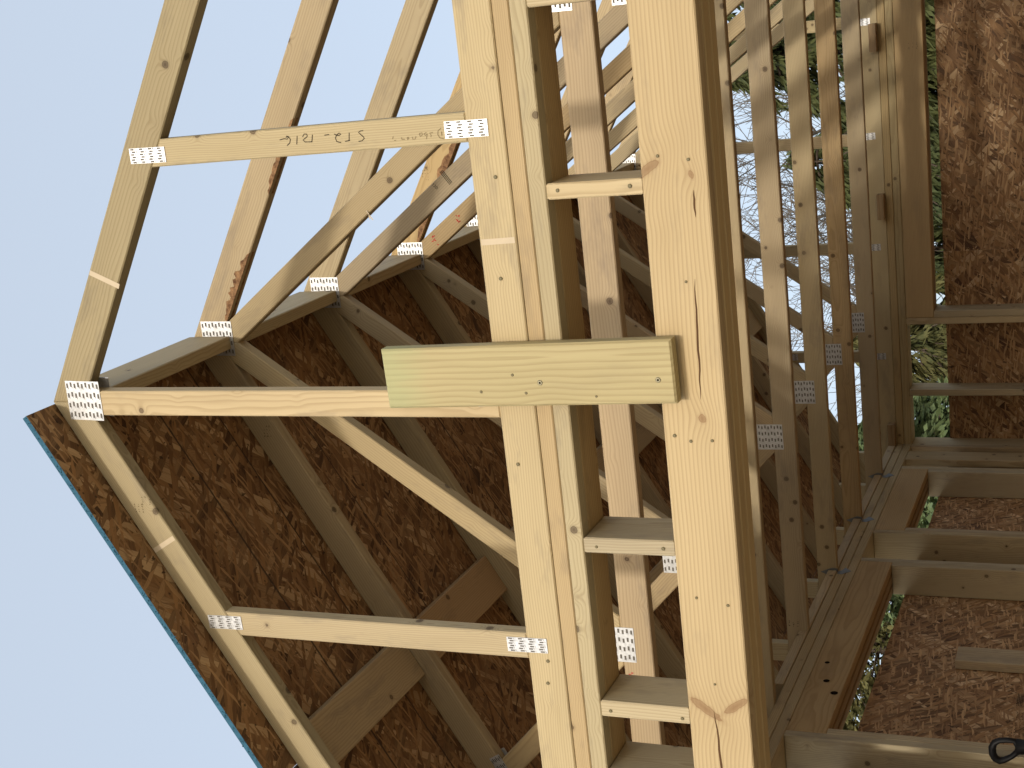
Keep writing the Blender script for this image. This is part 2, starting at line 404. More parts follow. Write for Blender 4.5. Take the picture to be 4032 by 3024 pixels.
def gable(y0, label, king_plate_side=True, marks=False):
    root = thing('gable_truss', W(PX, y0, ZB), label, 'roof truss', 'gable trusses')
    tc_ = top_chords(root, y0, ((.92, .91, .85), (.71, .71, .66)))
    bc = bottom_chord(root, y0, (1.05, 1.02, .95))
    zt = ZB+CW
    kx = PX-.0035; kw = .0635
    flat_member('king_post', root, M['wood'], [(kx-kw/2, zt), (kx+kw/2, zt), (kx+kw/2, ZR-S*kw/2-VD), (kx, ZR-VD), (kx-kw/2, ZR-S*kw/2-VD)], y0, y0+TH, (kx, zt), (kx, zt+1), (1.12, 1.09, 1.05))
    webs = []
    for dx in (-1.19, -.585, .603, 1.20):
        x0, x1 = PX+dx-.0315, PX+dx+.0315
        webs.append(flat_member('stud_web', root, M['wood'], [(x0, zt), (x1, zt), (x1, ZR-S*abs(x1-PX)-VD), (x0, ZR-S*abs(x0-PX)-VD)], y0, y0+TH, (PX+dx, zt), (PX+dx, zt+1), (1.08, 1.05, 1.0) if dx < 0 else (1.0, .98, .90)))
    for yy, fl_ in ((y0-.0002, False), (y0+TH+.0002, True)):
        put_plate(root, PL_PEAK, PX+.004, yy, 2.424, .03, fl_)
        put_plate(root, PL_WEB, kx+.014, yy, zt, -.03, fl_)
        for dx in (-1.19, -.585, .603, 1.20):
            sx = -1 if dx < 0 else 1
            put_plate(root, PL_WEB, PX+dx-.003*sx, yy, ZR-S*abs(dx)-VD+.022, .02*sx, fl_)
            put_plate(root, PL_WEB, PX+dx-.003*sx, yy, zt, .015*sx, fl_)
    return root, tc_, bc, webs
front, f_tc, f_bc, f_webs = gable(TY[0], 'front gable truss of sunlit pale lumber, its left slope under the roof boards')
rear, *_ = gable(TY[-1], 'rear gable truss with vertical webs standing on the far wall, trees behind it')

def fink(y0, label, cols):
    root = thing('roof_truss', W(PX, y0, ZB), label, 'roof truss', 'roof trusses between the gables')
    top_chords(root, y0, (cols[0], cols[1])); bottom_chord(root, y0, cols[2])
    zt = ZB+CW; ww = .0635
    for sg, cl in ((-1, cols[3]), (1, cols[4])):
        a, b = (PX+sg*.045, ZB+1.165), (PX+sg*.825, zt); c = (PX+sg*.885, zt); d = (PX+sg*1.30, ZR-S*1.30-VD)
        roof = ((sg*S/CT, 1/CT), (ZR-VD+sg*S*PX)/CT)
        base = ((0, -1), -zt); mid = ((-sg, 0), -sg*PX)                # keep to this side of the ridge line
        mx = PX+sg*.872
        p = band(a, b, ww, [roof, base, mid, ((sg*.98, -.2), sg*.98*mx-.2*zt)])
        flat_member('web', root, M['wood'], p, y0, y0+TH, a, b, cl)
        p = band(c, d, ww, [roof, base, ((-sg*.98, .2), -sg*.98*mx+.2*zt)])
        flat_member('web', root, M['wood'], p, y0, y0+TH, c, d, cl)
    for yy, fl_ in ((y0-.0002, False), (y0+TH+.0002, True)):
        put_plate(root, PL_PEAK, PX+.014, yy, 2.432, .02, fl_)
        for sg in (-1, 1):
            put_plate(root, PL_SQ, PX+sg*.868, yy, ZB+.104, 0.01*sg, fl_)
            put_plate(root, PL_WEB, PX+sg*1.30, yy, ZR-S*1.30-VD+.01, math.pi/2+sg*.52, fl_)
    return root
grey = (.97, .93, .98)
ORD = ['second', 'third', 'fourth', 'fifth', 'sixth', 'seventh', 'eighth']
LAB = ['second roof truss from the front with pale greyish bottom chord seen above the door header',
       'third roof truss from the front, its right web stamped with three dark stripes',
       'fourth roof truss, yellowish right slope, bottom chord edge just below the door header',
       'fifth roof truss from the front, first whole bottom chord below the door header',
       'sixth roof truss from the front with a steel tie at its left wall end',
       'seventh roof truss from the front, darker orange-brown bottom chord',
       'eighth roof truss from the front, last before the rear gable']
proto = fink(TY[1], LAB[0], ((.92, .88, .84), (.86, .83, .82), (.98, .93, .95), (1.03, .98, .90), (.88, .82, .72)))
trusses = [proto]
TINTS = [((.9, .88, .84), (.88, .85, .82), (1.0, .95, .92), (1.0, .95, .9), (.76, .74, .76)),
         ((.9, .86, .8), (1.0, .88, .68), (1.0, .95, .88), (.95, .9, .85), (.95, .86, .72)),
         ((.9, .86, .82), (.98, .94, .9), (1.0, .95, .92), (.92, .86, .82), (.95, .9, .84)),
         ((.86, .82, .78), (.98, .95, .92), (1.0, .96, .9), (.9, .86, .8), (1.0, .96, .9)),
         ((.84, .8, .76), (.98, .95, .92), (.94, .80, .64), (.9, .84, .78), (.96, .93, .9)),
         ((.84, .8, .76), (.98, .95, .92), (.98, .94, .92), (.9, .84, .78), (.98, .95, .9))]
for i in range(2, 8):
    t = dup(proto); t.location = W(PX, TY[i], ZB); t['label'] = LAB[i-1]
    tn = TINTS[i-2]; nt = nw = 0
    for ch in t.children:
        nm = ch.name.split('.')[0]
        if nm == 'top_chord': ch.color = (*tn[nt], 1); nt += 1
        elif nm == 'bottom_chord': ch.color = (*tn[2], 1)
        elif nm == 'web': ch.color = (*tn[3 + (nw > 1)], 1); nw += 1
    trusses.append(t)

# pale strap marks, handwriting and stamps on the lumber
def stroke(pts, w):
    vs_, fa = [], []
    P = [Vector(p) for p in pts]
    for i, p in enumerate(P):
        d = (P[min(i+1, len(P)-1)] - P[max(i-1, 0)]).normalized(); n = Vector((-d.y, d.x))*w/2
        vs_ += [(p.x+n.x, 0, p.y+n.y), (p.x-n.x, 0, p.y-n.y)]
    for i in range(len(P)-1): fa.append([2*i, 2*i+1, 2*i+3, 2*i+2])
    return vs_, fa
def prints(name, parent, mat, strokes, y, w):
    V, Fc = [], []
    for s in strokes:
        vs_, fa = stroke(s, w); k = len(V); V += vs_; Fc += [[q+k for q in r] for r in fa]
    return link(name, mesh(name, V, Fc), mat, parent, Matrix.Translation((0, y, H)))
HW1 = [[(0.6144, 1.7382), (0.6166, 1.7263), (0.6148, 1.7182), (0.6181, 1.7151), (0.6219, 1.718), (0.6186, 1.7217), (0.6208, 1.7151), (0.6142, 1.7104), (0.6056, 1.7135), (0.6008, 1.7217)], [(0.62, 1.6919), (0.6016, 1.6959)], [(0.6172, 1.6782), (0.623, 1.6731), (0.6225, 1.667), (0.6172, 1.6658), (0.6133, 1.6727), (0.6101, 1.6784), (0.6054, 1.674), (0.6044, 1.6556)], [(0.6197, 1.6526), (0.6033, 1.6568)], [(0.6167, 1.6228), (0.617, 1.6105)], [(0.6174, 1.5976), (0.6144, 1.5926), (0.6131, 1.5858), (0.6162, 1.5812), (0.6186, 1.5849), (0.6152, 1.5915), (0.6086, 1.596), (0.6005, 1.5939), (0.5975, 1.5832)], [(0.6173, 1.5599), (0.5996, 1.5631)], [(0.5994, 1.5728), (0.6008, 1.5605)], [(0.6193, 1.5245), (0.6191, 1.5315), (0.6164, 1.537), (0.6127, 1.5336), (0.6071, 1.5275), (0.6025, 1.5246), (0.5978, 1.5309), (0.597, 1.54)]]
HW2 = [[(0.6017, 1.4536), (0.5959, 1.4564)], [(0.593, 1.4525), (0.5927, 1.4483)], [(0.5985, 1.4342), (0.5937, 1.4339), (0.5937, 1.4271)], [(0.5967, 1.4208), (0.5973, 1.4178), (0.5939, 1.417), (0.5924, 1.4199), (0.5959, 1.4209)], [(0.5975, 1.4081), (0.5923, 1.4079), (0.5927, 1.4011), (0.5977, 1.3994)], [(0.603, 1.3909), (0.6042, 1.384), (0.5991, 1.3838), (0.5969, 1.3889), (0.6022, 1.391)], [(0.6043, 1.3734), (0.6014, 1.3796), (0.5978, 1.3772), (0.6008, 1.372), (0.59, 1.3755)], [(0.6032, 1.3583), (0.6021, 1.3661), (0.5976, 1.3629), (0.5935, 1.3644)], [(0.6102, 1.3383), (0.6056, 1.3456), (0.5973, 1.3473), (0.5902, 1.343), (0.5878, 1.3338)], [(0.6034, 1.3377), (0.5949, 1.3381)]]
rw = f_webs[2]
for o_, m_, w_ in ((HW1, M['ink'], .0020), (HW2, M['ink2'], .0016)):
    hwo = prints('handwriting', rw, m_, [[(x-.8125, z) for x, z in s] for s in o_], TY[0]-.0006, w_); hwo['kind'] = 'stuff'
def strap(parent, a, b, w):          # pale band where a strap kept the weather off
    d = (Vector(b)-Vector(a)).normalized(); n = Vector((-d.y, d.x))*w/2
    p = [Vector(a)-n, Vector(b)-n, Vector(b)+n, Vector(a)+n]
    link('strap_mark', mesh('strap_mark', [(q.x, 0, q.y) for q in p], [[0, 1, 2, 3]]), M['pale'], parent, Matrix.Translation((0, TY[0]-.0005, H)))
strap(f_bc, (-.448, ZB+.004), (-.450, ZB+CW-.004), .013)
strap(f_tc[1], (-.4775, 2.333), (-.515, 2.252), .013)
strap(f_tc[0], (-1.1835, 2.2545), (-1.140, 2.2545-.0), .0001) if False else None
strap(f_tc[0], (-1.2035, 2.293), (-1.1655, 2.2245), .013)
# stamps: three stripes and 120 on the third truss, small grade stamps elsewhere
w3 = [c for c in trusses[1].children if c.name.startswith('web')][2]
y3 = TY[2]-.0006
d = Vector((-.041, -.0285)); q = Vector((.0019, -.0026))
prints('stamp', w3, M['ink'], [[tuple(Vector((-.4262, 1.9604))+q*k*1.6), tuple(Vector((-.4262, 1.9604))+q*k*1.6+d)] for k in range(3)], y3, .0022)
DIG = {'1': [[(0, 0), (0, 1)]], '2': [[(0, .9), (.3, 1), (.6, .8), (.5, .55), (0, 0), (.6, 0)]], '0': [[(0, .2), (0, .8), (.3, 1), (.6, .8), (.6, .2), (.3, 0), (0, .2)]]}
def digits(txt, org, ux, uz, s):
    out = []; k = 0
    for ch in txt:
        for st in DIG.get(ch, []): out.append([tuple(Vector(org)+Vector(ux)*((p[0]+k)*s)+Vector(uz)*(p[1]*s)) for p in st])
        k += .55 if ch == '1' else .95
    return out
ux = Vector((-.74, -.67)); uz = Vector((.67, -.74))
prints('stamp', w3, M['ink'], digits('120', (-.4655, 1.9925), ux, uz, .0085), y3, .0016)
def blotch_stamp(parent, x, z, y, w, h, seed, mat):
    r = random.Random(seed); st = []
    for a in range(4):
        for b in range(3):
            if r.random() < .78:
                cx, cz = x+w*(a/3-.5), z+h*(b/2-.5)
                st.append([(cx+r.uniform(-1, 1)*w*.1, cz+r.uniform(-1, 1)*h*.1) for _ in range(r.randint(2, 4))])
    st = [s for s in st if all((Vector(s[i])-Vector(s[i-1])).length > 1e-5 for i in range(1, len(s)))]
    prints('stamp', parent, mat, st, y, .0028)
b5 = [c for c in trusses[3].children if c.name.startswith('bottom_chord')][0]
blotch_stamp(b5, -2.463, 1.25, TY[4]-.0006, .020, .036, 3, M['ink'])
blotch_stamp(f_tc[0], -1.068, 2.291, TY[0]-.0006, .020, .022, 5, M['ink2'])
blotch_stamp(f_tc[0], -1.088, 2.317, TY[0]-.0006, .020, .022, 8, M['ink2'])
t2l = [c for c in trusses[0].children if c.name.startswith('top_chord')]
blotch_stamp(t2l[0], -1.075, 2.315, TY[1]-.0006, .03, .02, 9, M['ink2'])
t4r = [c for c in trusses[2].children if c.name.startswith('top_chord')][1]
blotch_stamp(t4r, -.50, 2.33, TY[3]-.0006, .035, .02, 12, M['ink2'])
# red marker on web ends
def red(parent, x, z, y, s, seed):
    r = random.Random(seed); st = []
    for k in range(7):
        p = Vector((x+r.uniform(-s, s), z+r.uniform(-s, s)*.6)); st.append([tuple(p), tuple(p+Vector((r.uniform(-s, s)*.5, r.uniform(.2, 1)*s*.7)))])
    prints('red_mark', parent, M['red'], st, y, .0035)
red([c for c in trusses[0].children if c.name.startswith('bottom_chord')][0], -1.765, 1.262, TY[1]-.0006, .012, 1)
red([c for c in trusses[2].children if c.name.startswith('web')][2], -.738, 2.322, TY[3]-.0006, .018, 2)
red([c for c in trusses[2].children if c.name.startswith('web')][2], -.665, 2.220, TY[3]-.0006, .014, 4)

prints('splinter', [c for c in trusses[0].children if c.name.startswith('web')][2], M['pale'], [[(-.4477, 1.8852), (-.4583, 1.8791), (-.4672, 1.8727), (-.4743, 1.868)], [(-.4583, 1.8791), (-.4714, 1.8772)]], TY[1]-.004, .0028)
def wane(parent, y, e0, e1, wid, seed):
    r = random.Random(seed); V, Fc = [], []; n = 26
    for i in range(n+1):
        e = e0+(e1-e0)*i/n; z = ZR-S*e-VD; k = wid*max(0.0, math.sin(math.pi*i/n))**.5*r.uniform(.45, 1.0)+.0008
        V += [(PX+e, -.0008, z+.001), (PX+e+k*.45, -.0008, z+k), (PX+e, TH*.6, z-.0008)]
    for i in range(n):
        a, b = 3*i, 3*i+3; Fc += [[a, b, b+1, a+1], [a+2, b+2, b, a]]
    link('bark_edge', mesh('bark_edge', V, Fc), M['barkedge'], parent, Matrix.Translation((0, y, H)))
wane(t2l[1], TY[1], .06, .26, .026, 1); wane(t2l[1], TY[1], .42, .62, .018, 2); wane(t4r, TY[3], .05, .45, .035, 3)
# ------------------------------------------------------------------ ridge blocks between the truss peaks
for i in range(8):
    a, b = TY[i]+TH, TY[i+1]
    k = 'first and second' if i == 0 else ('eighth truss and the rear gable' if i == 7 else f'{ORD[i-1]} and {ORD[i]}')
    lab = f'short flat ridge block between the {k}' + ('' if i == 7 else ' trusses')
    o = board('ridge_block', None, M['wood'], (PX-.0175, PX+.0205), (a+.001, b-.001), (2.391, 2.531), (.98, .97, .95))
    tag(o, lab, 'ridge block', 'ridge blocks between truss peaks')

# ------------------------------------------------------------------ roof boards on the left slope
roof = thing('roof_sheathing', W(PX, TY[0], ZR), 'dark strand board sheets covering the left roof slope, front edge painted blue', 'roof sheathing')
sl = Vector((-1, 0, -S)).normalized()               # down the left slope
nrm = Vector((-S, 0, 1)).normalized()
def roof_panel(s0, s1, y0, y1, seed):
    L, wd, t = y1-y0, s1-s0, .015
    # local: x down the slope, y along the building, z outward
    R3 = Matrix((sl, Vector((0, 1, 0)), sl.cross(Vector((0, 1, 0))))).transposed()
    o0 = W(PX, 0, ZR) + sl*s0 + Vector((0, y0, 0)) + nrm*(.0015)
    sgn = 1 if R3.col[2].dot(nrm) > 0 else -1
    vs_ = [(x, y, z*sgn) for z in (0, t) for x, y in ((0, 0), (wd, 0), (wd, L), (0, L))]
    fa = [[0, 3, 2, 1], [4, 5, 6, 7], [0, 1, 5, 4], [1, 2, 6, 5], [2, 3, 7, 6], [3, 0, 4, 7]]
    me = mesh('panel', vs_, fa); me.materials.append(M['osb_roof']); me.materials.append(M['blue'])
    me.polygons[2].material_index = 1
    bm = bmesh.new(); bm.from_mesh(me); bmesh.ops.recalc_face_normals(bm, faces=bm.faces); bm.to_mesh(me); bm.free()
    return link('panel', me, None, roof, Matrix.Translation(o0) @ R3.to_4x4(), tuple(a*b for a, b in zip(tint(.96, 1.04), (1.04, .98, .92))))
YF = 2.645; SE = (HW+.345)*CT
for row, (s0, s1) in enumerate(((.006, 1.118), (1.122, 2.234), (2.238, SE))):
    ys = [YF, 4.632, 7.178, 7.80] if row % 2 == 0 else [YF, 5.887, 7.80]
    for a, b in zip(ys[:-1], ys[1:]): roof_panel(s0, s1, a+.0015, b-.0015, row)
# ragged blue fibres along the front edge
r = random.Random(4); V, Fc = [], []
for k in range(420):
    s = r.uniform(.006, 2.3); c = W(PX, YF+.001, ZR) + sl*s + nrm*r.uniform(.001, .012)
    d1 = (sl*r.uniform(-1, 1) + nrm*r.uniform(-1, .4)).normalized()*r.uniform(.003, .010); d2 = Vector((0, -1, 0))*r.uniform(.0005, .003) + nrm*.002
    n0 = len(V); V += [c, c+d1, c+d1*.6+d2]; Fc.append([n0, n0+1, n0+2])
fo = link('edge_fibres', mesh('edge_fibres', V, Fc), M['blue'], roof); fo['kind'] = 'stuff'
# flat blocking behind the sheet joint, between the trusses
for i in range(8):
    a, b = TY[i]+TH+.001, TY[i+1]-.001
    R3 = Matrix((Vector((0, 1, 0)), nrm, Vector((0, 1, 0)).cross(nrm))).transposed()
    v, f = prism([(0, -.068), (b-a, -.068), (b-a, .068), (0, .068)], .038)
    c = W(PX, a, ZR) + sl*1.118 - nrm*.0205
    c.y = a
    link('edge_block', mesh('edge_block', v, f), M['wood'], roof, Matrix.Translation(c) @ R3.to_4x4(), (.98, .90, .84) if i != 1 else (.95, .77, .64))

# ------------------------------------------------------------------ front wall above the door
fw = thing('front_wall_frame', W(PX, 2.82, FLOOR), 'sunlit front wall frame with double plate, short cripples and thick door header', 'wall frame', 'wall frames')
yf = TY[0]
board('top_plate', fw, M['wood'], (XO, XRO), (yf+.001, yf+.140), (1.1545, ZB-.0015), (1.06, .95, .80))
board('top_plate', fw, M['wood'], (XO, XRO), (yf-.0005, yf+.0405), (ZP, 1.153), (1.03, 1.03, .97))
board('top_plate', fw, M['wood'], (XO, XRO), (yf+.0425, yf+.140), (ZP, 1.153), (1.05, .96, .80))
hd = []
for k, (a, b) in enumerate(((0, .0445), (.0495, .0925), (.0965, .140))):
    hd.append(board('header_ply', fw, M['header_front'] if k == 0 else M['header'], (-2.40, .78), (yf+a, yf+b), (.767-.001*k, .905-.0005*k), ((1.02, 1.0, .95), (1.08, 1.04, .92), (1.1, 1.06, .95))[k]))
for x0, x1 in ((-.368, -.334), (-.757, -.720), (-1.155, -1.119), (-1.556, -1.516), (-1.735, -1.692), (.022, .060), (.412, .450), (-2.155, -2.117)):
    board('cripple', fw, M['wood'], (x0, x1), (yf+.0015, yf+.1385), (.9055, ZP-.0005), tint(1.0, 1.12, .03), 0)
for x0, x1 in ((-2.438, -2.401), (-2.478, -2.4395), (.781, .819), (.8205, .8585), (XO, -2.598), (.983, XRO)):
    top = ZP-.0005 
    board('king_stud', fw, M['wood'], (x0, x1), (yf+.0015, yf+.1385), (FLOOR+.04, top), tint())
for x0, x1 in ((-2.399, -2.362), (.742, .779)):
    board('jack_stud', fw, M['wood'], (x0, x1), (yf+.0015, yf+.1385), (FLOOR+.04, .764), tint())
for x0, x1 in ((XO, -2.362), (.742, XRO)): board('bottom_plate', fw, M['wood'], (x0, x1), (yf+.001, yf+.139), (FLOOR+.001, FLOOR+.039), tint())
for x, z, rr_ in ((-.8802, .8824, .0042), (-.8912, .848, .0036), (-.8907, .8018, .0036), (-1.1368, .9306, .0045), (-1.2465, .8651, .0034), (-1.2612, .7964, .0036), (-.2932, .8674, .0036), (-.3032, .8047, .0036), (-1.5393, 1.0914, .0042), (-1.5421, .9221, .0042), (-.35, 1.0894, .0042), (-.3498, .9315, .0048), (-1.139, 1.085, .0035), (-.55, .83, .003), (-1.45, .84, .003)):
    disc('nail_head', fw, M['nail'], x+rng.uniform(-.001, .001), yf-.0012+(.0015 if z > .905 else 0), z, rr_)
for x, z in ((-1.4267, 1.2323), (-1.4828, 1.2386), (-.3127, 1.2255), (-.53, 1.24), (-.95, 1.25)):
    disc('nail_head', f_bc, M['nail'], x, TY[0]-.0012, z, .0045)
# long drying crack in the header face
def crack(parent, pts, y, w):
    P = [Vector(p) for p in pts]; V, Fc = [], []; n = len(P)
    for i, p in enumerate(P):
        k = w*(math.sin(math.pi*(i+.15)/(n-.7)))**.7/2; V += [(p.x, 0, p.y+k), (p.x, 0, p.y-k)]
    for i in range(n-1): Fc.append([2*i, 2*i+1, 2*i+3, 2*i+2])
    link('drying_crack', mesh('drying_crack', V, Fc), M['crack'], parent, Matrix.Translation((0, y, H)))
def wander(x0, x1, z0, z1, n, seed):
    r = random.Random(seed); return [(x0+(x1-x0)*i/n, z0+(z1-z0)*i/n+r.uniform(-.0012, .0012)) for i in range(n+1)]
crack(hd[0], wander(-.545, -.80, .8115, .819, 12, 1), yf-.0006, .0042)
crack(hd[0], wander(-1.515, -1.80, .846, .834, 12, 2), yf-.0006, .0050)
crack(hd[0], wander(-.365, -.42, .799, .800, 6, 3), yf-.0006, .004)
for x0, z0, L_ in ((-.705, 1.33, .05), (-.745, 1.10, .09), (-.70, 1.02, .06), (-.735, 1.25, .06), (-.78, 1.45, .05)):
    pass

# treated board screwed across the plates
R3 = Matrix.Rotation(-.018, 3, 'Y')
pt = thing('treated_board', W(-.7355, 2.727, .86), 'greenish treated board screwed upright over the beam below the ridge', 'board')
v, f = prism([(-.337, -.0685), (.337, -.0685), (.337, .0685), (-.337, .0685)], .036, .0045)
base = Matrix.Translation(W(-.7355, 2.7275, 1.1965)) @ Matrix.Rotation(-.018, 4, 'Y') @ Matrix.Rotation(-math.pi/2, 4, 'Y')
plank = link('plank', mesh('plank', v, f), M['pt'], pt, base)
for x, z, rr_ in ((-.7513, 1.1584, .0062), (-.7464, .8946, .0062), (-.7337, 1.2208, .0035), (-.7712, 1.2994, .0035), (-.7743, 1.1934, .0035), (-.7817, 1.0336, .003)):
    disc('screw', pt, M['screw'] if rr_ > .005 else M['nail'], x, 2.7092, z, rr_)
for x, z in ((-.7513, 1.1584), (-.7464, .8946)): disc('screw_recess', pt, M['hole'], x, 2.7079, z, .0026)

# ------------------------------------------------------------------ side and back walls
def header3(parent, X, Y, Z, axis):
    """three plies with packers, as one header part of three ply sub-parts"""
    root = None
    for k, (a, b) in enumerate(((0, .038), (.0495, .0885), (.101, .139))):
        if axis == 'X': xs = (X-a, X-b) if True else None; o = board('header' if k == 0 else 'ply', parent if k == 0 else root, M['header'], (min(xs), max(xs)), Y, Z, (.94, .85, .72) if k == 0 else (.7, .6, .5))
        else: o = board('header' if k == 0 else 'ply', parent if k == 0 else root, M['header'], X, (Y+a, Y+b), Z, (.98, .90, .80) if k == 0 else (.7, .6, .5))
        if k == 0: root = o
    for a, b in ((.0383, .0493), (.0888, .1008)):
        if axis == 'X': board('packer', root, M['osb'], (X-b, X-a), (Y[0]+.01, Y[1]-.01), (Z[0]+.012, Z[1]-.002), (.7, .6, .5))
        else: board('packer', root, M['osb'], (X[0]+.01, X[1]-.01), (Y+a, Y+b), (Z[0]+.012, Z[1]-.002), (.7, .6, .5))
    return root
OSBTOP = .922
def osb_sheet(parent, name, org, ex, ey, w, h, t, color=None):
    """sheet: local x along ex (w), y along ey (h), thickness along ex x ey"""
    ex, ey = Vector(ex), Vector(ey); ez = ex.cross(ey)
    vs_ = [(x, y, z) for z in (0, t) for x, y in ((0, 0), (w, 0), (w, h), (0, h))]
    fa = [[0, 3, 2, 1], [4, 5, 6, 7], [0, 1, 5, 4], [1, 2, 6, 5], [2, 3, 7, 6], [3, 0, 4, 7]]
    return link(name, mesh(name, vs_, fa), M['osb'], parent, Matrix.Translation(W(*org)) @ Matrix((ex, ey, ez)).transposed().to_4x4(), color)

def side_wall(left):
    lab = 'left wall frame of studs and two header openings, strand board outside' if left else 'right wall frame of plain studs, strand board outside'
    lw = thing('side_wall_frame', W(XL-.07 if left else XRI+.07, 5.3, FLOOR), lab, 'wall frame', 'wall frames')
    xi, xo = (XL, XO) if left else (XRI, XRO); X = (min(xi, xo), max(xi, xo)); wd = M['wood']
    y0, y1 = yf+.1415, YB-.0015
    board('top_plate', lw, wd, X, (y0, 6.396), (1.1545, ZB-.001), (.98, .90, .78)); board('top_plate', lw, wd, X, (6.399, y1), (1.1545, ZB-.001), (1.0, .94, .82))
    board('top_plate', lw, wd, X, (y0, 6.052), (ZP, 1.153), (.96, .88, .76)); board('top_plate', lw, wd, X, (6.055, y1), (ZP, 1.153), (.98, .92, .80))
    board('bottom_plate', lw, wd, X, (y0, y1), (FLOOR+.001, FLOOR+.039))
    ks = [2.905, 3.30, 3.70, 4.10] + ([4.405, 6.0045, 6.357, 7.281] if left else [4.5, 4.9, 5.3, 5.7, 6.1, 6.5, 6.9])
    for y in ks: board('king_stud' if left and y > 4.2 else 'stud', lw, wd, (X[0]+.001, X[1]-.001), (y, y+.038), (FLOOR+.0395, ZP-.001), tint(.92, 1.06, .06))
    if left:
        for y in (4.4435, 5.9655, 6.3955, 7.2425): board('jack_stud', lw, wd, (X[0]+.001, X[1]-.001), (y, y+.038), (FLOOR+.0395, .9725), tint(.92, 1.06, .06))
        h1 = header3(lw, XL-.0005, (4.4440, 6.0035), (.974, ZP-.001), 'X')
        h2 = header3(lw, XL-.0005, (6.3965, 7.2800), (.974, ZP-.001), 'X')
        for y, z, s in ((4.83, 1.045, .010), (4.74, 1.0, .0115), (4.98, 1.07, .008)):
            disc('knot_hole', h1, M['hole'], XL+.0004, y, z, s*1.25, 'X', .0006, 1.0)
        board('corner_stud', lw, wd, (XL-.039, XL-.001), (7.437, 7.577), (FLOOR+.0395, ZP-.001), (.98, .92, .84))
        board('corner_stud', lw, wd, (X[0]+.001, X[1]-.001), (7.66, 7.697), (FLOOR+.0395, ZP-.001), (.9, .85, .8))
    # ceiling nailers lying on the plates between the trusses
    for i in range(3, 8):
        a, b = TY[i]+TH+.002, TY[i+1]-.002
        if i == 3: a = 4.77
        xs = (XL-.085, XL+.004) if left else (XRI-.004, XRI+.085)
        board('ceiling_nailer', lw, wd, xs, (a, b), (ZB+.0005, ZB+.0385), (1.05, .98, .92), .002)
    # strand board outside, 1.2 m wide sheets standing up
    ys = [2.75, 3.94, 5.13, 6.32, 7.51, YBO+.011]
    for a, b in zip(ys[:-1], ys[1:]):
        if left: osb_sheet(lw, 'osb_panel', (XO-.0005, b-.0003, OSBTOP), (0, -1, 0), (0, 0, -1), b-a-.0006, OSBTOP-FLOOR+.10, -.011, tint(1.42, 1.56))
        else: osb_sheet(lw, 'osb_panel', (XRO+.0005, a+.0003, OSBTOP), (0, 1, 0), (0, 0, -1), b-a-.0006, OSBTOP-FLOOR+.10, -.011, tint(1.42, 1.56))
    return lw
left_wall = side_wall(True); right_wall = side_wall(False)
# mill print on the sheet behind the shovel
r = random.Random(77); st = [[(5.12, z), (5.02, z)] for z in (.391, .3855, .380, .3745)]
for z0 in (.385, .369, .355):
    yy = 4.972
    while yy > 4.79:
        for k in range(2): st.append([(yy-r.uniform(0, .008), z0+r.uniform(-.004, .004)), (yy-.004-r.uniform(0, .006), z0+r.uniform(-.005, .005))])
        yy -= r.choice((.012, .012, .02))
V, Fc = [], []
for q_ in st:
    vs_, fa = stroke(q_, .0022); k = len(V); V += vs_; Fc += [[a+k for a in rr_] for rr_ in fa]
pan = [c for c in left_wall.children if c.name.startswith('osb_panel')][1]
mp = link('mill_print', mesh('mill_print', V, Fc), M['ink'], pan, Matrix.Translation((XO+.0004, 0, H)) @ Matrix.Rotation(math.pi/2, 4, 'Z')); mp['kind'] = 'stuff'

bw = thing('back_wall_frame', W(PX, 7.77, FLOOR), 'back wall frame with long header and dappled strand board, evergreens seen over it', 'wall frame', 'wall frames')
wd = M['wood']
board('top_plate', bw, wd, (XO, XRO), (YB, YBO), (1.1545, ZB-.001), (1.0, .92, .74)); board('top_plate', bw, wd, (XO, XRO), (YB+.001, YBO-.001), (ZP, 1.153), (1.0, .93, .76))
board('bottom_plate', bw, wd, (XO, XRO), (YB, YBO), (FLOOR+.001, FLOOR+.039))
for x in (-2.536, -2.220, -1.820, .30, .69, .98): board('stud', bw, wd, (x, x+.036), (YB+.001, YBO-.001), (FLOOR+.0395, ZP-.001), tint(.95, 1.06, .05))
for x in (-1.783, .262): board('jack_stud', bw, wd, (x, x+.037), (YB+.001, YBO-.001), (FLOOR+.0395, .968), tint(.95, 1.06, .05))
hb = header3(bw, (-1.7825, .2985), YB+.0005, (.969, ZP-.0015), 'Y')
blotch_stamp(hb, -.352, 1.02, YB-.0004, .026, .04, 21, M['ink2'])
xs = [XO, -1.45, -.26, .93, XRO]
for a, b in zip(xs[:-1], xs[1:]): osb_sheet(bw, 'osb_panel', (a+.0003, YBO+.0005, OSBTOP), (1, 0, 0), (0, 0, -1), b-a-.0006, OSBTOP-FLOOR+.10, -.011, tint(1.1, 1.2))
for x0, x1 in ((-.361, -.219), (-1.235, -1.10), (-2.515, -2.372)):
    board('backing_block', bw, wd, (x0, x1), (YB-.052, YB-.002), (ZB+.001, ZB+.039), (.66, .56, .48))

